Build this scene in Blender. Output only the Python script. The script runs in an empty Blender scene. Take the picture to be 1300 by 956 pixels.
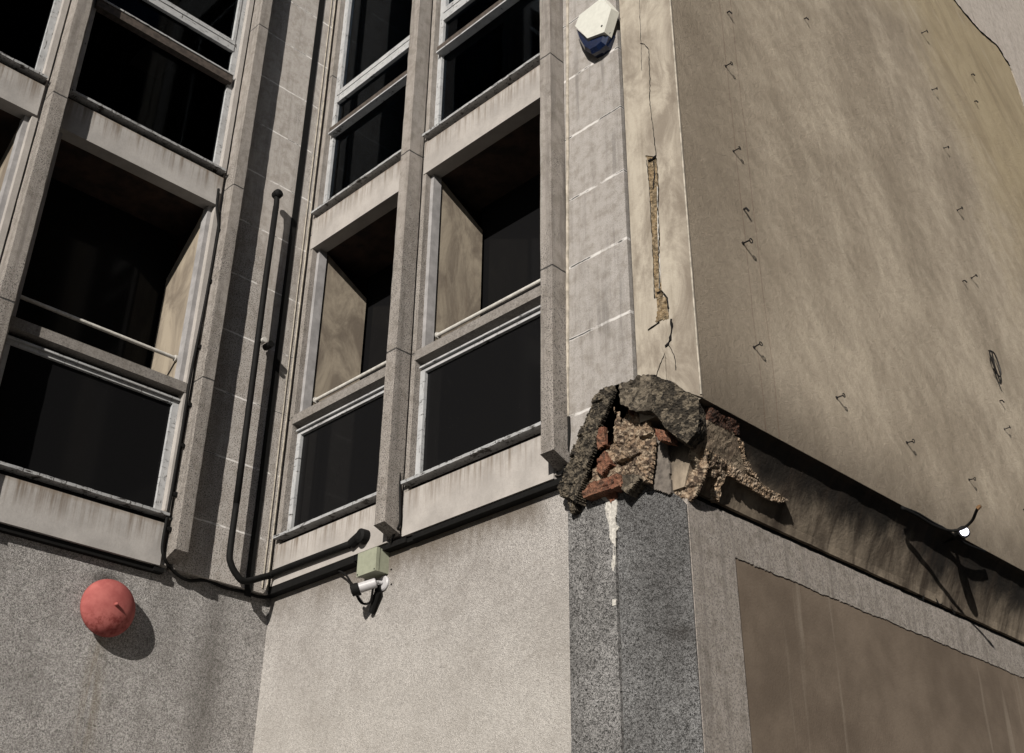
import bpy, bmesh, math, random
from mathutils import Vector, Matrix, noise
random.seed(7)
S = bpy.context.scene
COL = S.collection
# ------------------------------------------------------------------ camera model
F = 1508.0; PX0, PY0 = 650.0, 433.0
def _n(v): v = Vector(v); return v.normalized()
up = _n((690-PX0, -2200-PY0, F)); yd = _n((2400-PX0, 1330-PY0, F)); xm = _n((-1058-PX0, 1304-PY0, F))
# orthogonalise the three vanishing directions symmetrically (iterated averaging with cofactors)
A = Matrix((-xm, yd, up))
for _ in range(30):
    A = (A + A.inverted().transposed()) * 0.5
ROT = A                                   # rows: world X, Y, Z in camera coords (x right, y down, z forward)
def ray(px, py): return ROT @ Vector((px-PX0, py-PY0, F))
r0 = ray(892, 506).normalized()
CAM = -6.5 * r0
def hit(px, py, ax, v):
    r = ray(px, py); t = (v-CAM[ax])/r[ax]; return CAM + t*r
def M(px, py, y=0.0): return hit(px, py, 1, y)      # a point of the middle facade, plane y = const
def X(px, py, x=0.0): return hit(px, py, 0, x)      # a point of a side facade, plane x = const
GZ = CAM.z - 1.6
Xi = -4.03                                          # outer face of the left wing
# ------------------------------------------------------------------ node helpers
class NT:
    def __init__(s, name):
        s.m = bpy.data.materials.new(name); s.m.use_nodes = True
        s.t = s.m.node_tree; s.t.nodes.clear()
        s.out = s.n('ShaderNodeOutputMaterial'); s.b = s.n('ShaderNodeBsdfPrincipled')
        s.t.links.new(s.b.outputs[0], s.out.inputs[0])
        s.geo = s.n('ShaderNodeNewGeometry'); s.pos = s.geo.outputs['Position']
        s.sep = s.n('ShaderNodeSeparateXYZ'); s.l(s.pos, s.sep.inputs[0])
        s.x, s.y, s.z = s.sep.outputs
    def n(s, k): return s.t.nodes.new(k)
    def l(s, a, b):
        if hasattr(a, 'is_output') or hasattr(a, 'links'): s.t.links.new(a, b)
        else:
            try: b.default_value = a
            except Exception: b.default_value = (*a, 1.0)
    def mp(s, sc=(1,1,1), rot=(0,0,0), loc=(0,0,0), src=None):
        n = s.n('ShaderNodeMapping'); s.l(src or s.pos, n.inputs[0])
        n.inputs['Scale'].default_value = sc; n.inputs['Rotation'].default_value = rot; n.inputs['Location'].default_value = loc
        return n.outputs[0]
    def noise(s, scale, detail=4, rough=.55, vec=None, dist=0):
        n = s.n('ShaderNodeTexNoise'); s.l(vec or s.pos, n.inputs['Vector'])
        n.inputs['Scale'].default_value = scale; n.inputs['Detail'].default_value = detail
        n.inputs['Roughness'].default_value = rough; n.inputs['Distortion'].default_value = dist
        return n.outputs['Fac']
    def vor(s, scale, out='Color', vec=None, feat='F1'):
        n = s.n('ShaderNodeTexVoronoi'); n.feature = feat; s.l(vec or s.pos, n.inputs['Vector']); n.inputs['Scale'].default_value = scale
        return n.outputs[out]
    def ma(s, op, a, b=0.0, c=None, clamp=False):
        n = s.n('ShaderNodeMath'); n.operation = op; n.use_clamp = clamp
        s.l(a, n.inputs[0]); s.l(b, n.inputs[1])
        if c is not None: s.l(c, n.inputs[2])
        return n.outputs[0]
    def rng(s, v, a, b, c=0.0, d=1.0, smooth=True):
        n = s.n('ShaderNodeMapRange'); n.interpolation_type = 'SMOOTHSTEP' if smooth else 'LINEAR'; n.clamp = True
        s.l(v, n.inputs[0])
        for i, q in enumerate((a, b, c, d)): n.inputs[i+1].default_value = q
        return n.outputs[0]
    def mix(s, f, a, b, mode='MIX'):
        n = s.n('ShaderNodeMix'); n.data_type = 'RGBA'; n.blend_type = mode
        s.l(f, n.inputs[0]); s.l(a, n.inputs[6]); s.l(b, n.inputs[7]); return n.outputs[2]
    def bump(s, h, dist=.01, strength=1.0):
        n = s.n('ShaderNodeBump'); n.inputs['Strength'].default_value = strength; n.inputs['Distance'].default_value = dist
        s.l(h, n.inputs['Height']); s.t.links.new(n.outputs[0], s.b.inputs['Normal'])
    def done(s, col, rough=.9, metal=0.0, spec=.3):
        col = s.mix(1.0, col, (.78, .78, .78), 'MULTIPLY') if not isinstance(col, tuple) else tuple(q*.78 for q in col)
        s.l(col, s.b.inputs['Base Color']); s.l(rough, s.b.inputs['Roughness']); s.l(metal, s.b.inputs['Metallic'])
        s.b.inputs['Specular IOR Level'].default_value = spec
        return s.m
def g(v, w=1.0): return (v*w, v, v/w)
def near(t, p, r0_, r1_, sc=(1,1,1)):
    """falloff 1 -> 0 with distance from a point (scaled)"""
    q = t.mp(sc, loc=(-p[0]*sc[0], -p[1]*sc[1], -p[2]*sc[2]))
    n = t.n('ShaderNodeVectorMath'); n.operation = 'LENGTH'; t.l(q, n.inputs[0])
    return t.rng(n.outputs['Value'], r0_, r1_, 1.0, 0.0)

def pebble(name, lo, hi, tint=1.04, stains=(), streak=.25, scale=210, extra=None):
    t = NT(name)
    c = t.vor(scale); s = t.n('ShaderNodeSeparateColor'); t.l(c, s.inputs[0])
    s2 = t.n('ShaderNodeSeparateColor'); t.l(t.vor(scale*.42), s2.inputs[0])
    v = t.ma('ADD', t.ma('MULTIPLY', s.outputs[0], .66), t.ma('MULTIPLY', s2.outputs[0], .34))
    n1 = t.noise(scale*1.1, 2, .6)
    f = t.ma('ADD', t.ma('MULTIPLY', v, .6), t.ma('MULTIPLY', n1, .4))
    f = t.rng(f, .27, .73, 0, 1, False)
    col = t.mix(f, g(lo, tint), g(hi, tint))
    big = t.rng(t.noise(1.6, 5, .6), .35, .7)
    col = t.mix(t.ma('MULTIPLY', big, .38), col, g(lo*.8, 1.1))
    md = t.rng(t.noise(9, 6, .7), .48, .68); col = t.mix(t.ma('MULTIPLY', md, .25), col, g(lo*.7, 1.12))
    st = t.rng(t.noise(1.0, 4, .6, t.mp((7, 7, .7))), .5, .78)
    col = t.mix(t.ma('MULTIPLY', st, streak), col, g(lo*.75, 1.12))
    if extra: col = extra(t, col)
    t.bump(t.ma('ADD', t.vor(scale, 'Distance'), t.ma('MULTIPLY', n1, .5)), .006, .8)
    return t.done(col, .95, 0, .15)

def grain(name, lo, hi, tint=1.06, joints=None, white=False, streak=.35, spots=.5, extra=None, gscale=70, mott=.38):
    """cast concrete: sandy grain, dark pitting, vertical run-down stains, optional joint levels in z"""
    t = NT(name)
    n1 = t.noise(gscale*1.9, 4, .8)
    big = t.rng(t.noise(2.3, 5, .62), .3, .7)
    f = t.rng(n1, .3, .7)
    col = t.mix(f, g(lo, tint), g(hi, tint))
    col = t.mix(t.ma('MULTIPLY', big, .35), col, g((lo+hi)*.42, tint*1.02))
    mid = t.rng(t.noise(13, 6, .72), .42, .66)
    col = t.mix(t.ma('MULTIPLY', mid, mott), col, ((lo+hi)*.25, (lo+hi)*.215, (lo+hi)*.175))
    pit = t.rng(t.noise(gscale*.9, 3, .65), .5, .62)
    zone = t.rng(t.ma('ADD', t.noise(1.7, 3, .6, t.mp((2, 2, .8), loc=(3, 1, 0))), t.rng(t.z, 0, 3.4, .22, -.12, False)), .40, .60)
    col = t.mix(t.ma('MULTIPLY', t.ma('MULTIPLY', pit, zone), spots), col, g(lo*.35, 1.08))
    st = t.rng(t.noise(1.0, 6, .68, t.mp((17, 17, .9))), .46, .68)
    col = t.mix(t.ma('MULTIPLY', st, streak), col, g(lo*.6, 1.12))
    h = n1
    if joints:
        off, per, wid = joints
        wob = t.ma('MULTIPLY', t.ma('SUBTRACT', t.noise(14, 3), .5), .016)
        zz = t.ma('ADD', t.z, wob)
        fr = t.ma('FRACT', t.ma('DIVIDE', t.ma('SUBTRACT', zz, off-per/2), per))
        d = t.ma('MULTIPLY', t.ma('ABSOLUTE', t.ma('SUBTRACT', fr, .5)), per)
        j = t.rng(d, wid*.4, wid, 1, 0)
        if white:
            jm = t.ma('MULTIPLY', j, t.rng(t.noise(5, 4, .7), .36, .5))
            col = t.mix(t.ma('MULTIPLY', jm, .8), col, g(hi*1.45, 1.03))
            j2 = t.ma('MULTIPLY', t.rng(d, wid*.25, wid*.5, 1, 0), t.rng(t.noise(4, 3, .7, t.mp(loc=(9, 3, 2))), .5, .58))
            col = t.mix(j2, col, g(.03))
        else:
            col = t.mix(t.ma('MULTIPLY', j, .9), col, g(.03))
            h = t.ma('SUBTRACT', h, t.ma('MULTIPLY', j, 2.0))
    if extra: col = extra(t, col)
    t.bump(h, .004, .7)
    return t.done(col, .92)

def spandrel_mat(name, base, tint, level):
    t = NT(name)
    col = t.mix(t.rng(t.noise(3.2, 6, .65), .3, .72), g(base*.8, tint), g(base*1.1, tint))
    col = t.mix(t.ma('MULTIPLY', t.rng(t.noise(95, 3, .7), .45, .7), .18), col, g(base*.55, tint))
    for top in level:
        d = t.ma('SUBTRACT', top, t.z)
        m = t.ma('MULTIPLY', t.rng(d, -.02, .0, 0, 1), t.rng(d, .02, .26, 1, 0))
        ns = t.rng(t.noise(1.0, 5, .65, t.mp((26, 26, 1.3))), .4, .72)
        col = t.mix(t.ma('MULTIPLY', t.ma('MULTIPLY', m, ns), .92), col, (base*.36, base*.27, base*.19))
        e = t.rng(t.ma('ADD', d, t.ma('MULTIPLY', t.noise(9, 3), .05)), .03, .065, 1, 0)
        col = t.mix(t.ma('MULTIPLY', t.ma('MULTIPLY', e, t.rng(d, -.01, .0, 0, 1)), .45), col, (base*.5, base*.38, base*.27))
    t.bump(t.noise(60, 4, .6), .003, .4)
    return t.done(col, .8)

def peel(name, base, wear=.5):
    t = NT(name)
    n = t.noise(1.0, 6, .7, t.mp((60, 60, 9)))
    n2 = t.noise(1.0, 5, .7, t.mp((12, 12, 75), loc=(4, 4, 4)))
    f = t.rng(t.ma('MAXIMUM', n, n2), .69-.13*wear, .72-.10*wear)
    col = t.mix(t.rng(t.noise(12, 4), .3, .7), g(base*.82, .98), g(base, .99))
    col = t.mix(f, col, (.06, .055, .05))
    col = t.mix(t.ma('MULTIPLY', t.rng(t.noise(4, 4), .5, .75), .35), col, g(base*.4, 1.08))
    t.bump(t.ma('SUBTRACT', 1, f), .002, .8)
    return t.done(col, .55, 0, .4)

def plain(name, c, rough=.6, metal=0, var=.15, spec=.4, sc=30):
    t = NT(name)
    col = t.mix(t.rng(t.noise(sc, 4, .6), .3, .7), tuple(q*(1-var) for q in c), tuple(q*(1+var) for q in c))
    col = t.mix(t.ma('MULTIPLY', t.rng(t.noise(5, 5, .7), .5, .75), .3), col, tuple(q*.6 for q in c))
    t.bump(t.noise(sc*3, 3), .001, .3)
    return t.done(col, rough, metal, spec)

def glass_dark(name):
    t = NT(name)
    d = t.rng(t.vor(34, 'Distance'), .03, .07, 1, 0)
    d = t.ma('MULTIPLY', d, t.rng(t.noise(2.4, 3, .6), .52, .6))
    col = t.mix(t.ma('MULTIPLY', d, .5), (.008, .008, .0085), (.16, .16, .16))
    t.bump(t.noise(1.3, 2), .01, .06)
    m = t.done(col, .08, 0, .35); t.b.inputs['IOR'].default_value = 1.18
    return m
def glass_clear(name):
    t = NT(name)
    tr = t.n('ShaderNodeBsdfTransparent'); tr.inputs[0].default_value = (.24, .26, .28, 1)
    gl = t.n('ShaderNodeBsdfGlossy'); gl.inputs['Roughness'].default_value = .04; gl.inputs[0].default_value = (.8, .9, 1, 1)
    fr = t.n('ShaderNodeFresnel'); fr.inputs[0].default_value = 1.15
    mx = t.n('ShaderNodeMixShader'); t.l(fr.outputs[0], mx.inputs[0]); t.l(tr.outputs[0], mx.inputs[1]); t.l(gl.outputs[0], mx.inputs[2])
    t.l(mx.outputs[0], t.out.inputs[0]); t.t.nodes.remove(t.b)
    return t.m

def m_pebble_extra(t, col):
    # brown grime that has run down from under the concrete panels
    e = t.ma('ADD', t.z, t.ma('MULTIPLY', t.noise(1.0, 5, .65, t.mp((6, 6, 2))), .42))
    m = t.rng(e, -.24, .05, 0, 1)
    m = t.ma('MULTIPLY', m, t.rng(t.x, -3.9, -2.6, .55, 1))
    m = t.ma('MULTIPLY', m, t.rng(t.x, -1.4, -1.15, 1, 0))
    col = t.mix(t.ma('MULTIPLY', m, .8), col, (.12, .095, .07))
    # whitish wash low down
    w = t.rng(t.z, -1.6, -.3, .22, 0)
    return t.mix(w, col, (.62, .59, .53))
DOME = X(133, 771, Xi-.07)
def l_pebble_extra(t, col):
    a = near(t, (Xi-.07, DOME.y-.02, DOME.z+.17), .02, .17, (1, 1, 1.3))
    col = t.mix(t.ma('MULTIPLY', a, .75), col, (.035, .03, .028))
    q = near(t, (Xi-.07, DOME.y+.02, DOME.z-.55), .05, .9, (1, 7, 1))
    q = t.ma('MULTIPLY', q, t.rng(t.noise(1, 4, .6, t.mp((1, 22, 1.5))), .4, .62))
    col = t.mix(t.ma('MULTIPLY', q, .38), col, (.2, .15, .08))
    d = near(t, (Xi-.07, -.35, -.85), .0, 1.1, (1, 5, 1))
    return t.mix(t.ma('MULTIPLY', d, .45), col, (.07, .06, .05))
MAT = {}
MAT['pebM'] = pebble('pebbledash_pale', .26, .57, 1.055, extra=m_pebble_extra, streak=.1)
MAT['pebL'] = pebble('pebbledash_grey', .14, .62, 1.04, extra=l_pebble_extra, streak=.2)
def pier_extra(t, col):
    s = near(t, (X(858, 800, -.3)), .03, .13, (1, 1, 1.6))
    col = t.mix(t.ma('MULTIPLY', s, .75), col, (.025, .02, .017))
    s = near(t, (X(805, 690, -.4)), .1, .6, (1.5, 1.5, .6))
    return t.mix(t.ma('MULTIPLY', s, .3), col, (.03, .03, .03))
MAT['pierL'] = pebble('pebbledash_dirty', .02, .40, 1.02, extra=None, streak=.35, scale=200)
MAT['pierR'] = pebble('pebbledash_sooty', .03, .30, 1.0, extra=pier_extra, streak=.4, scale=200)
MAT['mull'] = grain('mullion_concrete', .18, .44, 1.09, gscale=120, joints=(3.07, 1.81, .008), streak=.55, spots=1.0, mott=.5)
MAT['strip'] = grain('corner_strip_concrete', .34, .66, 1.07, gscale=110, joints=(2.88, .531, .009), white=True, streak=.4, spots=1.0, mott=.45)
def ash_extra(t, col):
    v = t.ma('MULTIPLY', t.rng(t.noise(1, 4, .6, t.mp((16, 1, .6), loc=(1.3, 0, 0))), .52, .66), t.rng(t.noise(1.6, 3), .42, .6))
    return t.mix(t.ma('MULTIPLY', v, .55), col, g(.12, 1.08))
MAT['ashlar'] = grain('ashlar_blocks', .24, .50, 1.06, joints=(2.88, .531, .013), white=True, streak=.35, spots=.3, gscale=110, mott=.5, extra=ash_extra)
MAT['span'] = spandrel_mat('concrete_panel', .40, 1.07, (3.215, .21))
MAT['spanL'] = spandrel_mat('concrete_panel_grey', .42, 1.05, (3.2, .12))
MAT['frame'] = peel('peeling_white_paint', .50, .7)
MAT['frameworn'] = peel('worn_sill_paint', .48, 1.0)
MAT['brown'] = plain('brown_transom', (.075, .06, .05), .6, 0, .4)
MAT['glass'] = glass_dark('dark_window_glass'); MAT['clear'] = glass_clear('upper_window_glass')
MAT['dark'] = plain('dark_interior', (.02, .019, .018), .9, 0, .3)
MAT['soffit'] = plain('brown_soffit', (.035, .019, .013), .9, 0, .6, sc=7)
MAT['grey'] = plain('grey_jamb', (.33, .32, .32), .8, 0, .2, sc=8)
def fin_m():
    t = NT('beige_side_panel')
    c = t.mix(t.rng(t.noise(1, 6, .65, t.mp((3, 3, 1.6)), 1.2), .34, .66), (.17, .14, .11), (.36, .31, .24))
    c = t.mix(t.ma('MULTIPLY', t.rng(t.noise(1, 5, .6, t.mp((20, 20, 2))), .5, .8), .5), c, (.16, .12, .09))
    t.bump(t.noise(40, 4), .003, .5); return t.done(c, .85)
MAT['fin'] = fin_m()
MAT['ledge'] = grain('ledge_concrete', .16, .33, 1.08, streak=.1, spots=.4)
MAT['rail'] = plain('white_handrail', (.6, .58, .54), .45, 0, .15)
MAT['black'] = plain('black_plastic', (.007, .0068, .0065), .75, 0, .25, .15)
MAT['wire'] = plain('black_wire', (.018, .016, .015), .55, .3, .25)
MAT['caulk'] = plain('pale_sealant', (.40, .36, .30), .8, 0, .3, sc=20)
def render_m():
    t = NT('gable_render')
    def str_(ang, sy, sz, loc=(0, 0, 0)): return t.mp((1, sy, sz), src=t.mp((1, 1, 1), (math.radians(-ang), 0, 0), loc))
    a = t.rng(t.noise(.9, 8, .68), .33, .67)
    b = t.rng(t.noise(1, 8, .70, str_(40, 2.6, .9, (0, 5, 1)), .9), .42, .68)
    d = t.rng(t.noise(1, 8, .70, str_(10, 6, 1.1, (0, 2, 7)), .4), .46, .70)
    m = t.rng(t.noise(7, 7, .75), .40, .64)
    c = t.mix(a, (.38, .32, .245), (.64, .555, .44))
    c = t.mix(t.ma('MULTIPLY', b, .36), c, (.27, .225, .17))
    c = t.mix(t.ma('MULTIPLY', d, .30), c, (.66, .57, .45))
    c = t.mix(t.ma('MULTIPLY', m, .28), c, (.21, .17, .125))
    # ochre zone high and far, paler washes
    o = t.rng(t.ma('ADD', t.ma('MULTIPLY', t.y, .12), t.ma('ADD', t.ma('MULTIPLY', t.z, .10), t.ma('MULTIPLY', t.noise(.9, 6, .65, None, .5), .6))), 1.17, 1.5)
    c = t.mix(t.ma('MULTIPLY', o, .72), c, t.mix(b, (.50, .41, .25), (.36, .285, .17)))
    w = t.ma('MULTIPLY', t.rng(t.noise(1, 5, .6, str_(50, 6, 1.3, (0, 1, 2))), .56, .74), .4)
    c = t.mix(w, c, (.68, .60, .48))
    c = t.mix(t.ma('MULTIPLY', t.rng(t.noise(90, 3, .75), .42, .66), .30), c, (.24, .2, .15))
    # darker vertical band beside the corner
    e = t.ma('MULTIPLY', t.rng(t.ma('ADD', t.y, t.ma('MULTIPLY', t.noise(2.2, 4), .5)), .35, 1.5, 1, 0), .52)
    c = t.mix(e, c, (.22, .18, .135))
    # damp along the foot of the wall
    f = t.rng(t.ma('SUBTRACT', t.z, t.ma('MULTIPLY', t.noise(1.6, 5, .6), .55)), -.32, .28, 1, 0)
    c = t.mix(t.ma('MULTIPLY', f, .65), c, (.12, .095, .07))
    # two thin rusty verticals
    for yy in (.56, .70):
        q = t.rng(t.ma('ABSOLUTE', t.ma('SUBTRACT', t.y, t.ma('ADD', yy, t.ma('MULTIPLY', t.noise(1.5, 2), .06)))), .0, .008, 1, 0)
        c = t.mix(t.ma('MULTIPLY', q, .35), c, (.13, .05, .03))
    t.bump(t.ma('ADD', t.noise(20, 7, .7), t.ma('MULTIPLY', t.noise(160, 3, .7), .5)), .012, .8)
    return t.done(c, .92)
MAT['render'] = render_m()
def plaster_m():
    t = NT('corner_plaster')
    a = t.rng(t.noise(1.0, 7, .7, t.mp((4, 4, 2)), .7), .35, .65)
    c = t.mix(a, (.24, .205, .165), (.45, .405, .335))
    c = t.mix(t.ma('MULTIPLY', t.rng(t.noise(1, 5, .6, t.mp((18, 18, .9))), .52, .75), .3), c, (.17, .14, .1))
    e = t.rng(t.ma('ADD', t.x, t.ma('MULTIPLY', t.noise(5, 3), .05)), -.06, .01, 0, 1)
    c = t.mix(t.ma('MULTIPLY', e, .35), c, (.14, .11, .085))
    t.bump(t.noise(50, 5, .65), .004, .6); return t.done(c, .9)
MAT['plaster'] = plaster_m()
def cove_m():
    t = NT('soot_and_shade_band')
    a = t.rng(t.noise(1.0, 6, .65, t.mp((5, 3.2, 1.2)), .5), .3, .7)
    c = t.mix(a, (.10, .078, .058), (.38, .315, .24))
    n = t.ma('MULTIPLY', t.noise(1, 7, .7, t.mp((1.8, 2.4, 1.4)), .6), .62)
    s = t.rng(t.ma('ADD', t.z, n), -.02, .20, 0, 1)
    c = t.mix(t.ma('MULTIPLY', s, .93), c, (.012, .010, .009))  # soot, plus painted shade blackening the top under the overhang
    r = t.ma('MULTIPLY', t.rng(t.noise(1, 5, .65, t.mp((1, 7, 1.1)), .4), .48, .66), .75)
    c = t.mix(r, c, (.05, .036, .026))
    t.bump(t.noise(45, 5, .65), .005, .7); return t.done(c, .9)
MAT['cove'] = cove_m()
MAT['beam'] = grain('rough_beam_concrete', .22, .52, 1.10, streak=.5, spots=.6, gscale=90, mott=.55)
def panel_m():
    t = NT('brown_render_panel')
    c = t.mix(t.rng(t.noise(2.2, 6, .6), .3, .7), (.135, .103, .076), (.21, .165, .125))
    st = t.rng(t.noise(1, 4, .5, t.mp((3, 5, .35), loc=(1, 2, 0))), .62, .68)
    c = t.mix(t.ma('MULTIPLY', st, .45), c, (.32, .27, .215))
    c = t.mix(t.ma('MULTIPLY', t.rng(t.noise(60, 3), .5, .7), .2), c, (.12, .09, .07))
    t.bump(t.noise(70, 4), .003, .5); return t.done(c, .9)
MAT['panel'] = panel_m()
def rubble_m(name, a, b, c_, k=26):
    t = NT(name)
    v = t.vor(k); s = t.n('ShaderNodeSeparateColor'); t.l(v, s.inputs[0])
    c = t.mix(t.rng(s.outputs[1], .2, .8), a, b)
    c = t.mix(t.rng(t.noise(30, 5, .7), .48, .62), c, c_)
    c = t.mix(t.rng(t.noise(75, 4, .7), .56, .66), c, tuple(q*.25 for q in a))
    t.bump(t.ma('ADD', t.noise(48, 6, .75), t.vor(k*2, 'Distance')), .02, 1.0)
    return t.done(c, .95)
MAT['rub'] = rubble_m('rubble_mortar', (.34, .24, .16), (.10, .07, .05), (.50, .40, .29))
MAT['rubdark'] = rubble_m('lichened_stone', (.045, .037, .027), (.18, .15, .11), (.02, .017, .013), 34)
MAT['rubgrey'] = rubble_m('broken_concrete', (.09, .075, .056), (.22, .185, .14), (.04, .033, .025), 14)
MAT['brick'] = rubble_m('red_brick', (.19, .075, .045), (.27, .13, .08), (.11, .06, .04), 18)
MAT['plast2'] = rubble_m('brown_backing_plaster', (.31, .24, .175), (.42, .34, .25), (.24, .185, .135), 9)
MAT['edgep'] = rubble_m('broken_plaster_edge', (.55, .40, .27), (.62, .50, .38), (.38, .27, .18), 30)
MAT['greyplast'] = plain('grey_plaster_strip', (.13, .113, .097), .9, 0, .45, sc=22)
MAT['ochre'] = rubble_m('ochre_backing', (.30, .215, .12), (.20, .15, .09), (.40, .31, .2), 20)
MAT['sootbrick'] = rubble_m('sooty_brick', (.07, .042, .03), (.15, .07, .045), (.03, .022, .018), 30)
MAT['white'] = plain('white_drip', (.50, .48, .44), .85, 0, .3, sc=60)
MAT['red'] = None
def red_m():
    t = NT('faded_red_paint')
    p = t.mp((1, 1, 1), loc=(-DOME.x, -DOME.y, -DOME.z))
    c = t.mix(t.rng(t.noise(9, 5, .6), .3, .7), (.31, .078, .072), (.44, .135, .12))
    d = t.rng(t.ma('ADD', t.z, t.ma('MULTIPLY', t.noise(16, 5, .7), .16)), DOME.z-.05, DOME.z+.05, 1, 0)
    c = t.mix(t.ma('MULTIPLY', d, t.rng(t.noise(26, 4, .7), .4, .7)), c, (.20, .035, .03))  # lower half darkened: painted self-shade together with some grime
    t.bump(t.noise(60, 4), .002, .4); return t.done(c, .8, 0, .2)
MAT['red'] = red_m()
MAT['cream'] = plain('cream_plastic', (.66, .66, .60), .45, 0, .05)
MAT['creamside'] = plain('weathered_cream_side', (.40, .38, .28), .6, 0, .25, sc=90)
MAT['blue'] = plain('blue_lens', (.008, .016, .05), .12, 0, .2, .6)
MAT['green'] = plain('pale_green_box', (.31, .325, .245), .5, 0, .08)
MAT['camwhite'] = plain('white_camera_plastic', (.50, .49, .50), .4, 0, .05)
MAT['lens'] = plain('black_lens', (.006, .006, .008), .08, 0, .1, .6)
MAT['copper'] = plain('brass_tip', (.45, .27, .14), .4, .8, .2)
def lamp_m():
    t = NT('lit_lamp_bulb'); t.b.inputs['Emission Color'].default_value = (.86, .86, 1, 1); t.b.inputs['Emission Strength'].default_value = 4
    return t.done((.8, .8, .9), .3)
MAT['lamp'] = lamp_m()
MAT['far'] = plain('dark_brick', (.09, .065, .05), .9, 0, .2, sc=3); MAT['far2'] = plain('dark_band', (.03, .03, .03), .5, 0, .2, sc=3)
MAT['ground'] = grain('paving', .05, .1, 1.03, streak=0, spots=.4, gscale=30)
MAT['pinkpatch'] = grain('pale_upper_render', .48, .66, 1.10, streak=.4, spots=.1, gscale=40)
# ------------------------------------------------------------------ object helpers
def tag(o, label=None, cat=None, group=None, kind=None):
    for k, v in (('label', label), ('category', cat), ('group', group), ('kind', kind)):
        if v: o[k] = v
    return o
def empty(name, loc, **k):
    o = bpy.data.objects.new(name, None); COL.objects.link(o); o.location = loc; o.empty_display_size = .2
    return tag(o, **k)
def wloc(o):
    p = Vector((0, 0, 0))
    while o: p += o.location; o = o.parent
    return p
def mk(name, bm, mat, parent=None, loc=None, smooth=False, bevel=0, **k):
    """links a bmesh given in world coordinates as one object"""
    if bevel:
        bmesh.ops.bevel(bm, geom=[e for e in bm.edges if e.is_manifold and e.calc_face_angle(0) > .6], offset=bevel, segments=2, affect='EDGES', profile=.6)
    if smooth:
        for f in bm.faces: f.smooth = True
    me = bpy.data.meshes.new(name)
    base = wloc(parent) if parent else Vector((0, 0, 0))
    if loc is not None: L = Vector(loc)
    else:
        vs = [v.co for v in bm.verts]
        L = Vector((sum(v.x for v in vs)/len(vs), sum(v.y for v in vs)/len(vs), min(v.z for v in vs)))
    bmesh.ops.translate(bm, verts=bm.verts, vec=-L)
    bmesh.ops.recalc_face_normals(bm, faces=bm.faces)
    bm.to_mesh(me); bm.free()
    o = bpy.data.objects.new(name, me); COL.objects.link(o)
    if parent: o.parent = parent
    o.location = L - base
    for m in (mat if isinstance(mat, (list, tuple)) else [mat]): me.materials.append(m)
    return tag(o, **k)
def box(bm, x0, x1, y0, y1, z0, z1):
    vs = [bm.verts.new((x, y, z)) for x in (x0, x1) for y in (y0, y1) for z in (z0, z1)]
    for q in ((0,1,3,2), (4,6,7,5), (0,4,5,1), (2,3,7,6), (0,2,6,4), (1,5,7,3)): bm.faces.new([vs[i] for i in q])
    return vs
def prism(bm, pts, vec):
    """closed polygon (3D points) swept by vec"""
    a = [bm.verts.new(p) for p in pts]; b = [bm.verts.new(Vector(p)+Vector(vec)) for p in pts]; n = len(a)
    bm.faces.new(a); bm.faces.new(b[::-1])
    for i in range(n): bm.faces.new((a[i], b[i], b[(i+1) % n], a[(i+1) % n]))
def tube(bm, pts, r, seg=10, cap=True):
    pts = [Vector(p) for p in pts]; rings = []
    prev = None
    for i, p in enumerate(pts):
        d = (pts[min(i+1, len(pts)-1)] - pts[max(i-1, 0)]).normalized()
        if prev is None:
            u = d.cross(Vector((0, 0, 1)))
            if u.length < .1: u = d.cross(Vector((1, 0, 0)))
        else: u = prev - d*prev.dot(d)
        u.normalize(); prev = u; v = d.cross(u)
        rr = r[i] if isinstance(r, (list, tuple)) else r
        rings.append([bm.verts.new(p + u*rr*math.cos(2*math.pi*k/seg) + v*rr*math.sin(2*math.pi*k/seg)) for k in range(seg)])
    for a, b in zip(rings, rings[1:]):
        for k in range(seg): bm.faces.new((a[k], a[(k+1) % seg], b[(k+1) % seg], b[k]))
    if cap: bm.faces.new(rings[0][::-1]); bm.faces.new(rings[-1])
def curve(pts, n=8):
    """Catmull-Rom"""
    P = [Vector(p) for p in pts]; P = [2*P[0]-P[1]] + P + [2*P[-1]-P[-2]]; out = []
    for i in range(1, len(P)-2):
        a, b, c, d = P[i-1:i+3]
        for k in range(n):
            t = k/n
            out.append(.5*((2*b) + (c-a)*t + (2*a-5*b+4*c-d)*t*t + (3*b-a-3*c+d)*t**3))
    out.append(P[-2]); return out
def inpoly(x, y, P):
    c = False; j = len(P)-1
    for i in range(len(P)):
        if (P[i][1] > y) != (P[j][1] > y) and x < (P[j][0]-P[i][0])*(y-P[i][1])/(P[j][1]-P[i][1])+P[i][0]: c = not c
        j = i
    return c
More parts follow.
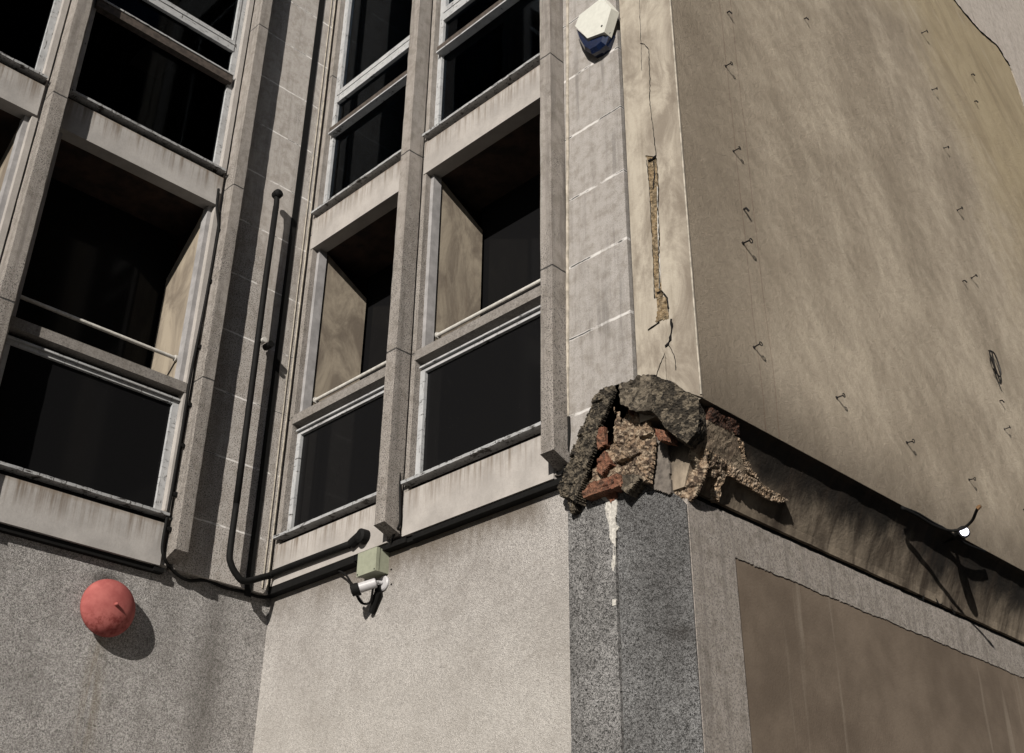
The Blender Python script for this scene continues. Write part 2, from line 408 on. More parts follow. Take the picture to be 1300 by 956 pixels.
def rough(O, U, N, px, h, amp, nz=12., step=.007, jag=.008, thick=.05, slope=None, edge=.0, cove=False):
    """broken masonry: a height field over a polygon given in picture points, lying on the plane O,U,(0,0,1) with outward normal N"""
    O, U, N = Vector(O), Vector(U).normalized(), Vector(N).normalized(); V = N.cross(U) if abs(N.z) > .001 else Vector((0, 0, 1))
    poly = []
    for a, b in px:
        r = ray(a, b); t = (O-CAM).dot(N)/r.dot(N); p = CAM+t*r-O
        if cove:
            xx = -.17
            for _ in range(12): p = hit(a, b, 0, xx); xx = .5*xx+.5*(cove_x(p.z)+.012)
            p = p-O
        poly.append((p.dot(U), p.dot(V)))
    u0, u1 = min(p[0] for p in poly)-step, max(p[0] for p in poly)+step; v0, v1 = min(p[1] for p in poly)-step, max(p[1] for p in poly)+step
    nu, nv = int((u1-u0)/step)+1, int((v1-v0)/step)+1
    bm = bmesh.new(); top = {}; bot = {}
    def cell(i, j):
        x, y = u0+(i+.5)*step, v0+(j+.5)*step
        q = Vector((x*14, y*14, 3.3)); x += jag*1.3*noise.noise(q)+jag*.6*noise.noise(q*2.3); y += jag*noise.noise(q+Vector((9, 9, 9)))
        return inpoly(x, y, poly)
    C = {(i, j) for i in range(nu) for j in range(nv) if cell(i, j)}
    def T(i, j):
        if (i, j) not in top:
            x, y = u0+i*step, v0+j*step; p = O+U*x+V*y
            n_ = noise.fractal(p*nz, .8, 2.1, 5) + .45*noise.noise(p*nz*3.7)
            c_ = noise.cell(p*nz*.8)
            hh = h(x, y) if callable(h) else h
            nb = sum((a, b) in C for a in (i-1, i) for b in (j-1, j))
            top[i, j] = bm.verts.new(p+N*(hh+amp*(n_*.6+(c_-.5)*.7) - (edge if nb < 4 else 0))); bot[i, j] = bm.verts.new(p-N*thick)
        return top[i, j]
    for (i, j) in C:
        q = [(i, j), (i+1, j), (i+1, j+1), (i, j+1)]
        for a in q: T(*a)
        bm.faces.new([top[a] for a in q])
        for k, nbr in enumerate(((i, j-1), (i+1, j), (i, j+1), (i-1, j))):
            if nbr not in C:
                a, b = q[k], q[(k+1) % 4]; bm.faces.new((top[b], top[a], bot[a], bot[b]))
    return bm
PR = [(-.0, .0), (-.035, -.012), (-.06, -.045), (-.09, -.095), (-.125, -.16), (-.16, -.23), (-.195, -.305), (-.222, -.365), (-.237, -.412)]
def cove_x(z):
    if z >= 0: return 0.0
    for (xa, za), (xb_, zb_) in zip(PR, PR[1:]):
        if z >= zb_: return xa+(xb_-xa)*(z-za)/(zb_-za)
    return -.237
# ------------------------------------------------------------------ ground
bm = bmesh.new(); box(bm, -60, 60, -60, 60, GZ-.4, GZ)
mk('pavement', bm, MAT['ground'], loc=(0, 0, GZ), kind='structure')
# unseen buildings added behind and beside the camera to shut out open sky
def across(name, x0, x1, y0, y1, h, lab, fl=3.2):
    e = empty(name, ((x0+x1)/2, (y0+y1)/2, GZ), label=lab, cat='building')
    bm = bmesh.new(); box(bm, x0, x1, y0, y1, GZ, GZ+h); mk('wall', bm, MAT['far'], e)
    bm = bmesh.new(); box(bm, x0-.2, x1+.2, y0-.2, y1+.2, GZ+h, GZ+h+.4); mk('roof', bm, MAT['far2'], e)
    xf = x0 if x0 > 0 else None
    for k in range(int(h/fl)):
        bm = bmesh.new(); z = GZ+1+k*fl
        if x0 > 5: box(bm, x0-.03, x0+.1, y0+1, y1-1, z, z+1.5)
        else: box(bm, x0+1, x1-1, y1-.1, y1+.03, z, z+1.5)
        mk('window_band', bm, MAT['far2'], e)
across('sky_block_building', 14, 24, -13, 34, 26, 'tall dark brick building across the street on the right, unseen, added to block sky')
across('sky_block_building', -30, 1.5, -30, -20, 26, 'tall dark brick building across the street behind the viewer, unseen, added to block sky')
across('sky_block_building', -26, -16, -20, 2, 22, 'dark building beyond the left wing, unseen, added to block sky')
# ================================================================== OFFICE BUILDING
office = empty('office_building', (Xi, 0, GZ), label='grey concrete office block with tall mullioned windows meeting in an inner corner', cat='building')
LM = dict(s1=3.265, s1b=3.222, sp1=2.885, lt=1.27, lb=1.193, ft=1.13, s0=.25, s0b=.207, sp0=-.135, t2=(4.145, 4.222), t1=(4.535, 4.68))
LL = dict(s1=3.255, s1b=3.212, sp1=2.90, lt=1.238, lb=1.158, ft=1.09, s0=.188, s0b=.128, sp0=-.19, t2=(4.20, 4.30), t1=(4.60, 4.72))
TOPZ = 7.6
def fM(u, w, z): return Vector((u, -w, z))
def fL(u, w, z): return Vector((Xi+w, u, z))
def wb(bm, f, u0, u1, w0, w1, z0, z1):
    a, b = f(u0, w0, z0), f(u1, w1, z1)
    box(bm, min(a.x, b.x), max(a.x, b.x), min(a.y, b.y), max(a.y, b.y), z0, z1)
# pebbledash base walls
bm = bmesh.new(); box(bm, -9, -.75, .07, .9, GZ, -.05)
mk('wall', bm, MAT['pebM'], office, label='pale pebbledash base wall below the middle windows')
bm = bmesh.new(); box(bm, -9, Xi-.07, -9, .07, GZ, -.05)
mk('wall', bm, MAT['pebL'], office, label='grey pebbledash base wall of the left wing')
# upper structure behind the windows (dark rooms with floors), roof and parapet
bm = bmesh.new()
for z0, z1 in ((-.06, .1), (2.95, 3.2), (5.7, 5.9), (TOPZ, TOPZ+.25)): box(bm, -8.9, -.45, .30, 6, z0, z1); box(bm, -8.9, Xi-.30, -8.9, .30, z0, z1)
mk('floor_slab', bm, MAT['soffit'], office)
bm = bmesh.new(); box(bm, -8.9, -.45, 3.4, 3.5, .1, TOPZ); box(bm, -7.5, -7.4, -8.9, 3.4, .1, TOPZ); box(bm, -.46, -.40, .02, 3.4, .1, TOPZ); box(bm, -8.9, Xi-.3, -8.95, -8.9, .1, TOPZ)
mk('inner_wall', bm, MAT['dark'], office)
bm = bmesh.new(); box(bm, -9, -.45, 0, 6.1, TOPZ+.25, TOPZ+1.0); box(bm, -9, Xi, -9, 0, TOPZ+.25, TOPZ+1.0)
mk('parapet', bm, MAT['span'], office)
# ashlar strip
bm = bmesh.new(); ax0 = M(719, 300, 0).x; prism(bm, [Vector((ax0, 0, -.36))]+[M(a, b, 0) for a, b in ((724, 640), (735, 590), (755, 535), (772, 492), (790, 486), (815, 490))]+[Vector((-.47, 0, .2)), Vector((-.47, 0, TOPZ+.25)), Vector((ax0, 0, TOPZ+.25))], (0, .45, 0))
mk('ashlar_strip', bm, MAT['ashlar'], office, label='grey ashlar strip with pale mortar joints')
bm = bmesh.new()
pts = [M(720.5+.0*k, y, -.006) + Vector((0.004*noise.noise(Vector((k*1.7, 0, 0))), 0, 0)) for k, y in enumerate(range(-60, 560, 12))]
tube(bm, pts, [.011+.004*noise.noise(Vector((k*.9, 5, 0))) for k in range(len(pts))], 8)
mk('sealant_bead', bm, MAT['caulk'], office)
# left-wing corner strip with its moulded edge
bm = bmesh.new(); wb(bm, fL, -.80, -.0, -.20, 0, -.185, TOPZ+.25)
mk('corner_strip', bm, MAT['strip'], office, label='pitted concrete strip in the inner corner behind the black pipes')
bm = bmesh.new()
for a, b in ((395, 240), ):
    pass
for yy, rr in ((-.058, .005), (-.018, .006)):
    tube(bm, [fL(yy+.002*noise.noise(Vector((k*.8, yy*99, 0))), .004, -.15+k*.12) for k in range(66)], rr, 8)
mk('sealant_bead', bm, MAT['caulk'], office)

def mullion(f, u0, u1, levels_bottom, zt, lab=None, w=.14):
    bm = bmesh.new()
    zb = levels_bottom
    P = [f(u0, 0, zb-.055), f(u1, 0, zb-.055), f(u1, w, zb), f(u0, w, zb)]
    Q = [f(u0, 0, zt), f(u1, 0, zt), f(u1, w, zt), f(u0, w, zt)]
    a = [bm.verts.new(p) for p in P]; b = [bm.verts.new(p) for p in Q]
    bm.faces.new(a); bm.faces.new(b)
    for i in range(4): bm.faces.new((a[i], a[(i+1) % 4], b[(i+1) % 4], b[i]))
    # fine subdivision in z and slight waviness of the cast edges
    es = [e for e in bm.edges if abs(e.verts[0].co.z-e.verts[1].co.z) > 2]
    bmesh.ops.subdivide_edges(bm, edges=es, cuts=90, use_grid_fill=True)
    for v in bm.verts:
        q = v.co*9; v.co += Vector((noise.noise(q), noise.noise(q+Vector((5, 5, 5))), 0))*.002 + Vector((noise.noise(v.co*40), noise.noise(v.co*40+Vector((5, 5, 5))), 0))*.0025
    return mk('mullion', bm, MAT['mull'], office, bevel=.004, label=lab)
mc = M(488, 662, -.14); mr = M(702.5, 571, -.14); ml = X(222, 697, Xi+.14)
uC1, uR1 = mc.x, mr.x; uC0 = M(475, 667.7, -.14).x; uR0 = M(686.5, 578, -.14).x
mullion(fM, uC0, uC1, mc.z, TOPZ+.25, 'concrete mullion between the two middle windows')
mullion(fM, uR0, uR1, mr.z, TOPZ+.25, 'concrete mullion beside the ashlar strip')
uL0, uL1 = -.877, -.775
mullion(fL, uL0, uL1, ml.z, TOPZ+.25, 'concrete mullion left of the black pipes')
mullion(fL, uL0-1.578, uL1-1.566, ml.z, TOPZ+.25, 'leftmost concrete mullion')
mullion(fL, uL0-1.578*2, uL1-1.566*2, ml.z, TOPZ+.25)
PI = math.pi
ZR = (M(610, 397, .17).z, X(130, 418, Xi-.17).z)
def bay(f, u0, u1, L, lab, tr_left=True):
    """one window bay between mullion sides u0..u1"""
    W = 'frame frameworn'
    M_sp = MAT['span'] if f is fM else MAT['spanL']
    # backing strips (stepped jambs)
    bm = bmesh.new()
    for a, b in ((u0+.012, u0+.055), (u1-.055, u1-.012)):
        if f is fM: wb(bm, f, a, b, -.14, 0, L['sp0']+.02, TOPZ+.25)
        else:
            for zz0, zz1 in ((L['s0'], L['sp1']-.02), (L['s1'], TOPZ+.25)): wb(bm, f, a, b, -.14, 0, zz0, zz1)
    for a, b in ((u0-.06, u0+.02), (u1-.02, u1+.06)): wb(bm, f, a, b, -.16, -.018, L['sp0']+.02, TOPZ+.25)
    mk('jamb', bm, MAT['mull'] if f is fM else MAT['span'], office, bevel=.003)
    a0, a1 = u0+.056, u1-.056
    # panels
    for zt, zb, nm in ((L['s1']-.066, L['sp1'], 1), (L['s0']-.070, L['sp0'], 0)):
        bm = bmesh.new(); wb(bm, f, a0-.03, a1+.03, -.12, .006, zb, zt)
        mk('spandrel_panel', bm, M_sp, office, bevel=.004)
        if nm == 0:
            bm = bmesh.new(); um = u0+.12 if f is fM else u1-.06
            wb(bm, f, u0-.1, um, -.069, -.02, zb-.042, zb-.001); wb(bm, f, um, u1+(.16 if f is fM else .02), -.069, -.006, zb-.040, zb-.003)
            mk('drip_strip', bm, MAT['black'], office, bevel=.004)
        bm = bmesh.new(); wb(bm, f, a0-.035, a1+.035, -.3, -.125, zb+.02, zt)
        mk('spandrel_backing', bm, MAT['dark'], office)
        bm = bmesh.new(); wb(bm, f, a0-.03, a1+.03, -.12, -.03, zt+.001, zt+.045); mk('sill_shade_strip', bm, MAT['black'], office)  # black strip stands in for the shadow under the sill
    # windows
    def window(z0, z1, rails, sill, glassmat, lab):
        w0, w1 = -.10, -.052
        fr = bmesh.new()
        wb(fr, f, a0, a0+.05, w0, w1, z0, z1); wb(fr, f, a1-.05, a1, w0, w1, z0, z1)
        wb(fr, f, a0+.05, a1-.05, w0, w1+.0, z1-.026, z1)
        for r in rails:
            wb(fr, f, a0+.05, a1-.05, w0, w1+.006, r[0], r[1])
        win = mk('window', fr, MAT['frame'], office, bevel=.004, label=lab)
        sb = bmesh.new(); vs = []
        n = 60
        for k in range(n+1):
            u = a0-.02+(a1-a0+.04)*k/n; dz = .0025*noise.noise(Vector((u*16, 0, z0)))
            ring = [f(u, -.10, sill[0]), f(u, .050, sill[0]+.004+dz), f(u, .053, sill[1]-.006+dz), f(u, .04, sill[1]-.002), f(u, -.10, sill[1])]
            vs.append([sb.verts.new(p) for p in ring])
        for A_, B_ in zip(vs, vs[1:]):
            for k in range(5): sb.faces.new((A_[k], A_[(k+1) % 5], B_[(k+1) % 5], B_[k]))
        sb.faces.new(vs[0]); sb.faces.new(vs[-1][::-1])
        mk('sill', sb, MAT['frameworn'], win)
        # panes between rails
        lev = [z0] + [q for r in rails for q in r] + [z1-.026]
        for k in range(0, len(lev), 2):
            pb = bmesh.new(); wb(pb, f, a0+.05, a1-.05, -.085, -.079, lev[k], lev[k+1])
            mk('pane', pb, glassmat, win)
        return win
    window(L['s0'], L['ft'], [], (L['s0']-.030, L['s0']), MAT['glass'], lab+' lower window with peeling white sill')
    wu = window(L['s1'], TOPZ, [L['t1']], (L['s1']-.028, L['s1']), MAT['clear'], lab+' upper window with open top light')
    # projecting middle rail: brown, with a thin white bead above or below
    bm = bmesh.new(); wb(bm, f, a0+.03, a1-.03, -.078, -.012, L['t2'][0]+.014, L['t2'][1]-.004)
    mk('transom', bm, MAT['brown'], wu, bevel=.004)
    bm = bmesh.new(); z = L['t2'][0]-.002 if f is fM else L['t2'][1]-.003
    wb(bm, f, a0+.03, a1-.03, -.078, -.004, z, z+.015)
    mk('transom_bead', bm, MAT['frame'], wu, bevel=.003)
    bm = bmesh.new(); zz = sum(L['t1'])/2; wb(bm, f, a0+.05, a1-.05, -.06, -.040, zz+.012, zz+.05)
    wb(bm, f, a0+.05, a0+.075, -.08, -.045, L['t1'][1], TOPZ-.04); wb(bm, f, a1-.075, a1-.05, -.08, -.045, L['t1'][1], TOPZ-.04)
    mk('casement', bm, MAT['frame'], wu, bevel=.003)
    # ledge over the lower window
    bm = bmesh.new(); wb(bm, f, a0-.01, a1+.01, -.22, .004, L['lb'], L['lt'])
    mk('ledge', bm, MAT['ledge'], office, bevel=.006)
    bm = bmesh.new(); wb(bm, f, a0+.01, a1-.01, -.10, -.03, L['ft']+.004, L['ft']+.018)
    mk('head_bead', bm, MAT['frame'], office, bevel=.003)
    bm = bmesh.new(); wb(bm, f, a0, a1, -.2, -.09, L['ft']+.022, L['lb'])
    mk('head_shade_board', bm, MAT['dark'], office)  # dark board painted in as the shaded gap under the ledge
    # open recess: grey jambs, beige side panels, dark soffit and glass at the back
    for a, b in ((a0-.01, a0+.035), (a1-.035, a1+.01)):
        bm = bmesh.new(); wb(bm, f, a, b, -.13, -.05, L['lt'], L['sp1']+.0)
        mk('recess_jamb', bm, MAT['grey'], office, bevel=.004)
    for a, b in ((a0-.03, a0+.02), (a1-.02, a1+.03)):
        sl_ = .5 if f is fM else .97
        bm = bmesh.new(); zt_ = L['sp1']+.012
        prism(bm, [f(a, -.15, L['lt']-.05), f(a, -.60, L['lt']-.05), f(a, -.60, zt_-.45*sl_-.04), f(a, -.15, zt_-.01)], f(b, 0, 0)-f(a, 0, 0))  # sloped top follows the spandrel's shadow edge, shade put into the shape
        mk('side_panel', bm, MAT['fin'], office, bevel=.004)
    bm = bmesh.new(); wb(bm, f, a0-.05, a1+.05, -.65, -.126, L['sp1']+.012, L['sp1']+.05)
    mk('recess_soffit', bm, MAT['soffit'], office)
    bm = bmesh.new(); wb(bm, f, a0-.04, a1+.04, -.66, -.64, L['lt']-.1, L['sp1']+.02)
    mk('recess_glazing', bm, MAT['glass'], office)
    # handrail
    rl = bmesh.new(); zr = ZR[f is fL]
    tube(rl, [f(a0+.01, -.17, zr), f(a1-.01, -.17, zr)], .015, 12)
    for u in (a0+.03, a1-.03): tube(rl, [f(u-.010, -.17, zr), f(u+.006, -.17, zr)], .026, 14)
    mk('handrail', rl, MAT['rail'], office, smooth=False)
bay(fM, uC1, uR0, LM, 'middle right')
bay(fM, Xi+.02, uC0, LM, 'middle left')
bay(fL, uL1-1.566, uL0, LL, 'left wing right-hand')
bay(fL, uL1-1.566*2, uL0-1.578, LL, 'far left')
# fittings glimpsed inside the top windows
bm = bmesh.new()
tube(bm, [fL(-1.6, -.9, 4.1), fL(-1.6, -.9, 6.5)], .02, 8); tube(bm, [fL(-1.9, -.6, 5.3), fL(-.9, -1.4, 5.3)], .02, 8); tube(bm, [fL(-2.2, -1.3, 5.4), fL(-.9, -.9, 5.4)], .02, 8)
mk('ceiling_conduit', bm, MAT['grey'], office)
bm = bmesh.new(); box(bm, Xi-1.4, Xi-.5, -1.35, -1.05, 5.1, 5.14)
mk('ceiling_light_tray', bm, MAT['rail'], office)
# ================================================================== GABLE WALL
gable = empty('gable_wall', (0, 6, GZ), label='stained brown rendered gable wall with pale plastered corner', cat='wall')
YE = 18.
xb = M(832, 480, 0).x
bm = bmesh.new(); box(bm, -.44, 0, .0, YE, .004, 13)
bm.normal_update()
for fc in bm.faces:
    if all(abs(v.co.y) < .001 for v in fc.verts): fc.material_index = 1
upw = mk('rendered_wall', bm, [MAT['render'], MAT['plaster']], gable)
# plaster skin on the corner return, ragged left edge
bm = bmesh.new()
L0 = [(812, -70), (812, 40), (816, 110), (819, 197), (833, 199), (835, 225), (837, 240), (836, 270), (838, 300), (838, 330), (840, 368), (848, 378), (850, 404), (836, 412), (840, 440), (846, 455), (848, 490)]
pts = [M(a, b, -.012) for a, b in L0]
pts += [Vector((.004, -.012, .004)), Vector((.004, -.012, 13)), Vector((pts[0].x, -.012, 13))]
pts = [Vector((p.x, -.012, max(p.z, .004))) for p in pts]
prism(bm, pts, (0, .0118, 0))
mk('corner_plaster', bm, MAT['plaster'], gable, label='pale plaster strip on the corner')
bm = bmesh.new()
pts = [M(a, b, -.006) for a, b in ((820, 197), (834, 197), (838, 240), (838, 330), (841, 375), (832, 378), (829, 330), (826, 260), (822, 205))]
prism(bm, pts, (0, .006, 0))
mk('exposed_backing', bm, MAT['ochre'], gable)
bm = bmesh.new()
pts = [M(a, b, -.008) for a, b in ((834, 236), (836, 240), (836.6, 300), (838.5, 345), (838, 366), (836.5, 366), (836, 330), (834.5, 290))]
prism(bm, pts, (0, .009, 0)); mk('white_sliver', bm, MAT['white'], gable)
bm = rough((0, -.004, 0), (1, 0, 0), (0, -1, 0), [(834, 376), (847, 378), (850, 404), (833, 408)], .008, .008, 20, thick=.02)
mk('exposed_brick', bm, MAT['ochre'], gable)
bm = bmesh.new()
pts = [M(a, b, -.009) for a, b in ((822, 420), (836, 409), (845, 412), (843, 440), (846, 482), (823, 482), (824, 450))]
prism(bm, pts, (0, .008, 0)); mk('plaster_patch', bm, MAT['edgep' if 0 else 'plaster'], gable)
def crack(px, w, plane, off, nm='crack', par=None, mat='black'):
    bm = bmesh.new(); P = []
    for (a, b), (c, d) in zip(px, px[1:]):
        n = max(2, int(math.hypot(c-a, d-b)/3))
        for k in range(n):
            t = k/n; P.append((a+(c-a)*t+random.uniform(-.5, .5), b+(d-b)*t))
    P.append(px[-1])
    pts = [M(a, b, off) if plane == 'M' else X(a, b, off) for a, b in P]
    tube(bm, pts, [w*random.uniform(.5, 1.3) for _ in pts], 5)
    return mk(nm, bm, MAT[mat], par or gable)
crack([(813, 55), (818, 56), (824, 63), (825, 100), (825, 130), (829, 160), (831, 180), (833, 198)], .003, 'M', -.013)
crack([(812, 0), (813, 40), (815, 90)], .002, 'M', -.013)
crack([(823, 204), (828, 202), (833, 198)], .009, 'M', -.012)
crack([(834, 372), (840, 369), (846, 377), (849, 392)], .005, 'M', -.013)
crack([(822, 419), (830, 414), (837, 409)], .004, 'M', -.013)
crack([(852, 405), (853, 415), (851, 432), (848, 437), (845, 440)], .008, 'M', -.013)
crack([(848, 437), (853, 444), (857, 456), (858, 470)], .003, 'M', -.013)
crack([(844, 448), (838, 462), (833, 478)], .002, 'M', -.013)
crack([(834, 201), (835, 216), (836, 240), (835, 262), (837, 285), (836, 330), (838, 368)], .004, 'M', -.010)
crack([(821, 203), (824, 230), (826, 262), (828, 300), (830, 345), (831, 378)], .0035, 'M', -.004)
crack([(830, 205), (831, 225), (829, 240)], .005, 'M', -.009)
# cove under the overhang, beam and panel below (profile in x,z)
PR = [(-.0, .0), (-.035, -.012), (-.06, -.045), (-.09, -.095), (-.125, -.16), (-.16, -.23), (-.195, -.305), (-.222, -.365), (-.237, -.412)]
XR = -.24
bm = bmesh.new(); ys = [.10+i*(YE-.10)/260 for i in range(261)]; rows = []
for y in ys:
    ring = []
    for k, (x, z) in enumerate(PR):
        q = Vector((x, y, z)); d = .006*noise.noise(q*5)+.003*noise.noise(q*17)
        ring.append(bm.verts.new((x+(d if 0 < k else 0), y, z)))
    ring.append(bm.verts.new((-.4, y, -.412))); ring.append(bm.verts.new((-.4, y, 0)))
    rows.append(ring)
for a, b in zip(rows, rows[1:]):
    n = len(a)
    for k in range(n): bm.faces.new((a[k], b[k], b[(k+1) % n], a[(k+1) % n]))
bm.faces.new(rows[0]); bm.faces.new(rows[-1][::-1])
mk('cove', bm, MAT['cove'], gable, smooth=False, label='coved band under the rendered wall, blackened by soot and painted shade')
GR = [(875, 625), (995, 678), (1100, 728), (1172, 762), (1175, 750), (1184, 754), (1192, 768), (1203, 764), (1210, 778), (1300, 820)]
gz = X(995, 678, XR).z
# groove: a dark slot between the band and the beam
bm = bmesh.new(); box(bm, -.5, XR-.02, .14, YE, gz-.06, gz+.017); mk('groove_backing', bm, MAT['black'], gable)
crack([(1160, 757), (1172, 763), (1173, 751), (1184, 754), (1192, 768), (1203, 763), (1212, 779)], .007, 'X', XR+.003, 'crack', gable)
bm = bmesh.new(); n = 1400; vs = []
ft = X(1100, 777, XR).z  # underside of the beam over the panel, roughly
for i in range(n+1):
    y = .12+(YE-.12)*i/n
    zt = gz-.030+.006*noise.noise(Vector((y*5, 0, 0)))+.004*noise.noise(Vector((y*21, 0, 3)))
    zb = (ft+.008*noise.noise(Vector((y*4, 7, 0)))+.007*noise.noise(Vector((y*17, 7, 0)))+.012*noise.noise(Vector((y*60, 7, 0))))
    vs.append([bm.verts.new(p) for p in ((XR+.002, y, zt), (XR+.002, y, zb), (XR-.085, y, zb), (XR-.085, y, zt))])
for a, b in zip(vs, vs[1:]):
    for k in range(4): bm.faces.new((a[k], b[k], b[(k+1) % 4], a[(k+1) % 4]))
bm.faces.new(vs[0]); bm.faces.new(vs[-1][::-1])
mk('beam', bm, MAT['beam'], gable, label='rough pale concrete beam below the groove')
bm = bmesh.new(); y0p = X(871, 640, XR).y+.01; y1p = X(937, 760, XR).y
prism(bm, [(XR+.004, y0p, GZ), (XR+.004, y1p, GZ), (XR+.004, y1p, gz-.2), (XR+.004, y0p, gz-.04)], (-.06, 0, 0))
mk('concrete_upright', bm, MAT['beam'], gable)
bm = bmesh.new(); box(bm, -.9, XR-.004, .2, YE, GZ, gz-.06)
mk('brown_panel', bm, MAT['panel'], gable, label='smooth brown render panel below the beam')
# pale patch of older render at the far upper end, curved edge
bm = bmesh.new()
CP = [(1195, -30), (1206, -8), (1222, 14), (1243, 38), (1266, 58), (1282, 84), (1291, 108), (1300, 135), (1312, 170), (1330, 250)]
pts = [X(a, b, .004) for a, b in CP]; print('PATCH', [tuple(round(q,2) for q in p) for p in pts]); pts += [Vector((.004, YE-.01, pts[-1].z)), Vector((.004, YE-.01, max(pts[0].z, 12.9))), Vector((.004, pts[0].y, 12.9))]
prism(bm, pts, (-.003, 0, 0)); mk('older_render', bm, MAT['pinkpatch'], gable, label='pale older render beyond a curved edge, top right')
crack(CP[1:6], .008, 'X', .006); crack(CP[5:9], .004, 'X', .006, 'plaster_edge', None, 'caulk')  # the black line stands in for the shadow along the curved edge
bm = bmesh.new(); box(bm, -.46, 0.02, -.02, YE+.02, 13, 13.2); mk('coping', bm, MAT['beam'], gable)
# metal corner bead
bm = bmesh.new(); tube(bm, [Vector((.002+.0015*noise.noise(Vector((k*.7, 0, 0))), -.014, .02+k*.15)) for k in range(60)], .006, 6)
mk('corner_bead', bm, MAT['caulk'], gable)
# ================================================================== BROKEN CORNER PIER
pier = empty('corner_pier', (-.7, .06, GZ), label='sooty pebbledash corner pier with its broken brick and rubble top', cat='pier')
yP = .055
PA = M(782, 740, yP).x; PL = M(721.5, 740, yP).x
B = X(871, 640, XR); B = Vector((XR+.004, B.y, 0)); Bv = Vector((XR+.004, B.y+.012, 0))
bm = bmesh.new()
def on_plane(px, py, O, N):
    r = ray(px, py); O = Vector(O); N = Vector(N); return CAM + r*((O-CAM).dot(N)/r.dot(N))
A0 = Vector((PA, yP, 0)); Ud = (B-A0).normalized(); Nf = Vector((Ud.y, -Ud.x, 0))
topL = [(721, 650), (728, 643), (736, 637), (745, 632), (756, 628), (768, 624), (780, 620)]
face = [M(a, b, yP) for a, b in topL]
prism(bm, [Vector((PL, yP, GZ))]+[Vector((min(max(p.x, PL), PA), yP, p.z)) for p in face]+[Vector((PA, yP, GZ))], (0, .1, 0))
mk('pier_front', bm, MAT['pierL'], pier, label='grey speckled front face of the pier')
bm = bmesh.new()
topR = [(782, 621), (790, 618), (800, 611), (812, 606), (818, 609), (828, 614), (840, 619), (852, 625), (862, 630), (871, 640)]
face = [on_plane(a, b, A0, Nf) for a, b in topR]
O2 = A0+Vector((.0, .0, 0))
pf = [Vector((PA, yP, GZ))]+[Vector((p.x, p.y, p.z)) for p in face]+[Vector((B.x, B.y, GZ))]
prism(bm, pf, -Nf*.09)
mk('pier_side', bm, MAT['pierR'], pier, label='darker speckled side face of the pier')
# core
bm = bmesh.new()
cf = [(PL+.03, .03), (PA-.05, .035), (-.29, B.y+.03), (-.29, .6), (PL+.03, .6)]
prism(bm, [Vector((x, y, -.31)) for x, y in cf], (0, 0, .31))
mk('core', bm, MAT['rub'], pier)
MX = ((0, 0.0, 0), (1, 0, 0), (0, -1, 0))
# rubble heart
bm = rough(*MX, [(757, 530), (772, 516), (800, 519), (822, 535), (828, 556), (826, 585), (822, 612), (815, 612), (800, 606), (770, 618), (740, 630), (728, 636), (735, 600), (748, 560)], .0, .030, 14, step=.006, thick=.04, jag=.003)
mk('rubble_core', bm, MAT['rub'], pier, label='crumbling pale rubble and mortar')
# raking dark slab at the left
def rk(x, y): return .055
bm = rough((0, .0, 0), (1, 0, 0), (0, -1, 0), [(713, 620), (718, 607), (742, 546), (764, 497), (781, 491), (784, 497), (777, 515), (764, 545), (757, 575), (744, 612), (735, 640), (727, 633), (714, 632)], .035, .012, 22, step=.006, jag=.003, thick=.06)
mk('raking_slab', bm, MAT['rubdark'], pier, label='dark lichened raking slab, left of the rubble')
bm = rough((0, .02, 0), (1, 0, 0), (0, -1, 0), [(722, 628), (735, 628), (734, 648), (727, 652), (724, 645)], .02, .02, 20, thick=.05)
mk('broken_edge', bm, MAT['rubdark'], pier)
# brick pieces
for P, h, nm in (([(764, 545), (771, 543), (772, 565), (763, 572), (761, 560)], .028, 'brick'), ([(762, 585), (772, 575), (778, 590), (768, 605), (760, 600)], .032, 'brick'),
             ([(742, 628), (752, 615), (785, 603), (793, 606), (792, 619), (775, 622), (745, 634)], .028, 'brick'), ([(768, 619), (782, 617), (783, 632), (775, 638), (769, 630)], .01, 'brick'),
             ([(832, 545), (850, 550), (853, 562), (838, 560)], .03, 'brick'), ([(800, 522), (806, 520), (803, 528)], .028, 'brick')):
    bm = rough((0, .0, 0) if h > .02 else (0, .045, 0), (1, 0, 0), (0, -1, 0), P, h, .010, 16, step=.007, jag=.006, thick=.06)
    mk(nm, bm, MAT['brick'], pier)
bm = rough((0, .0, 0), (1, 0, 0), (0, -1, 0), [(791, 604), (806, 603), (816, 606), (806, 618), (798, 628), (792, 622)], .03, .012, 14, thick=.07)
mk('stone', bm, MAT['rubgrey'], pier)
# grey plaster strip and crumbly edges on the canted side
OS = A0+Nf*.0
bm = rough(OS, Ud, Nf, [(822, 562), (836, 556), (850, 562), (852, 590), (854, 630), (834, 622), (822, 614), (827, 590)], .022, .002, 3, jag=.003, thick=.03)
mk('grey_plaster', bm, MAT['greyplast'], pier)
bm = rough(OS, Ud, Nf, [(820, 540), (850, 545), (876, 552), (893, 570), (896, 592), (890, 606), (884, 622), (876, 634), (864, 636), (853, 632), (840, 620), (826, 614), (826, 560)], -.004, .018, 15, thick=.035, jag=.003)
mk('crumbling_edge', bm, MAT['rub'], pier)
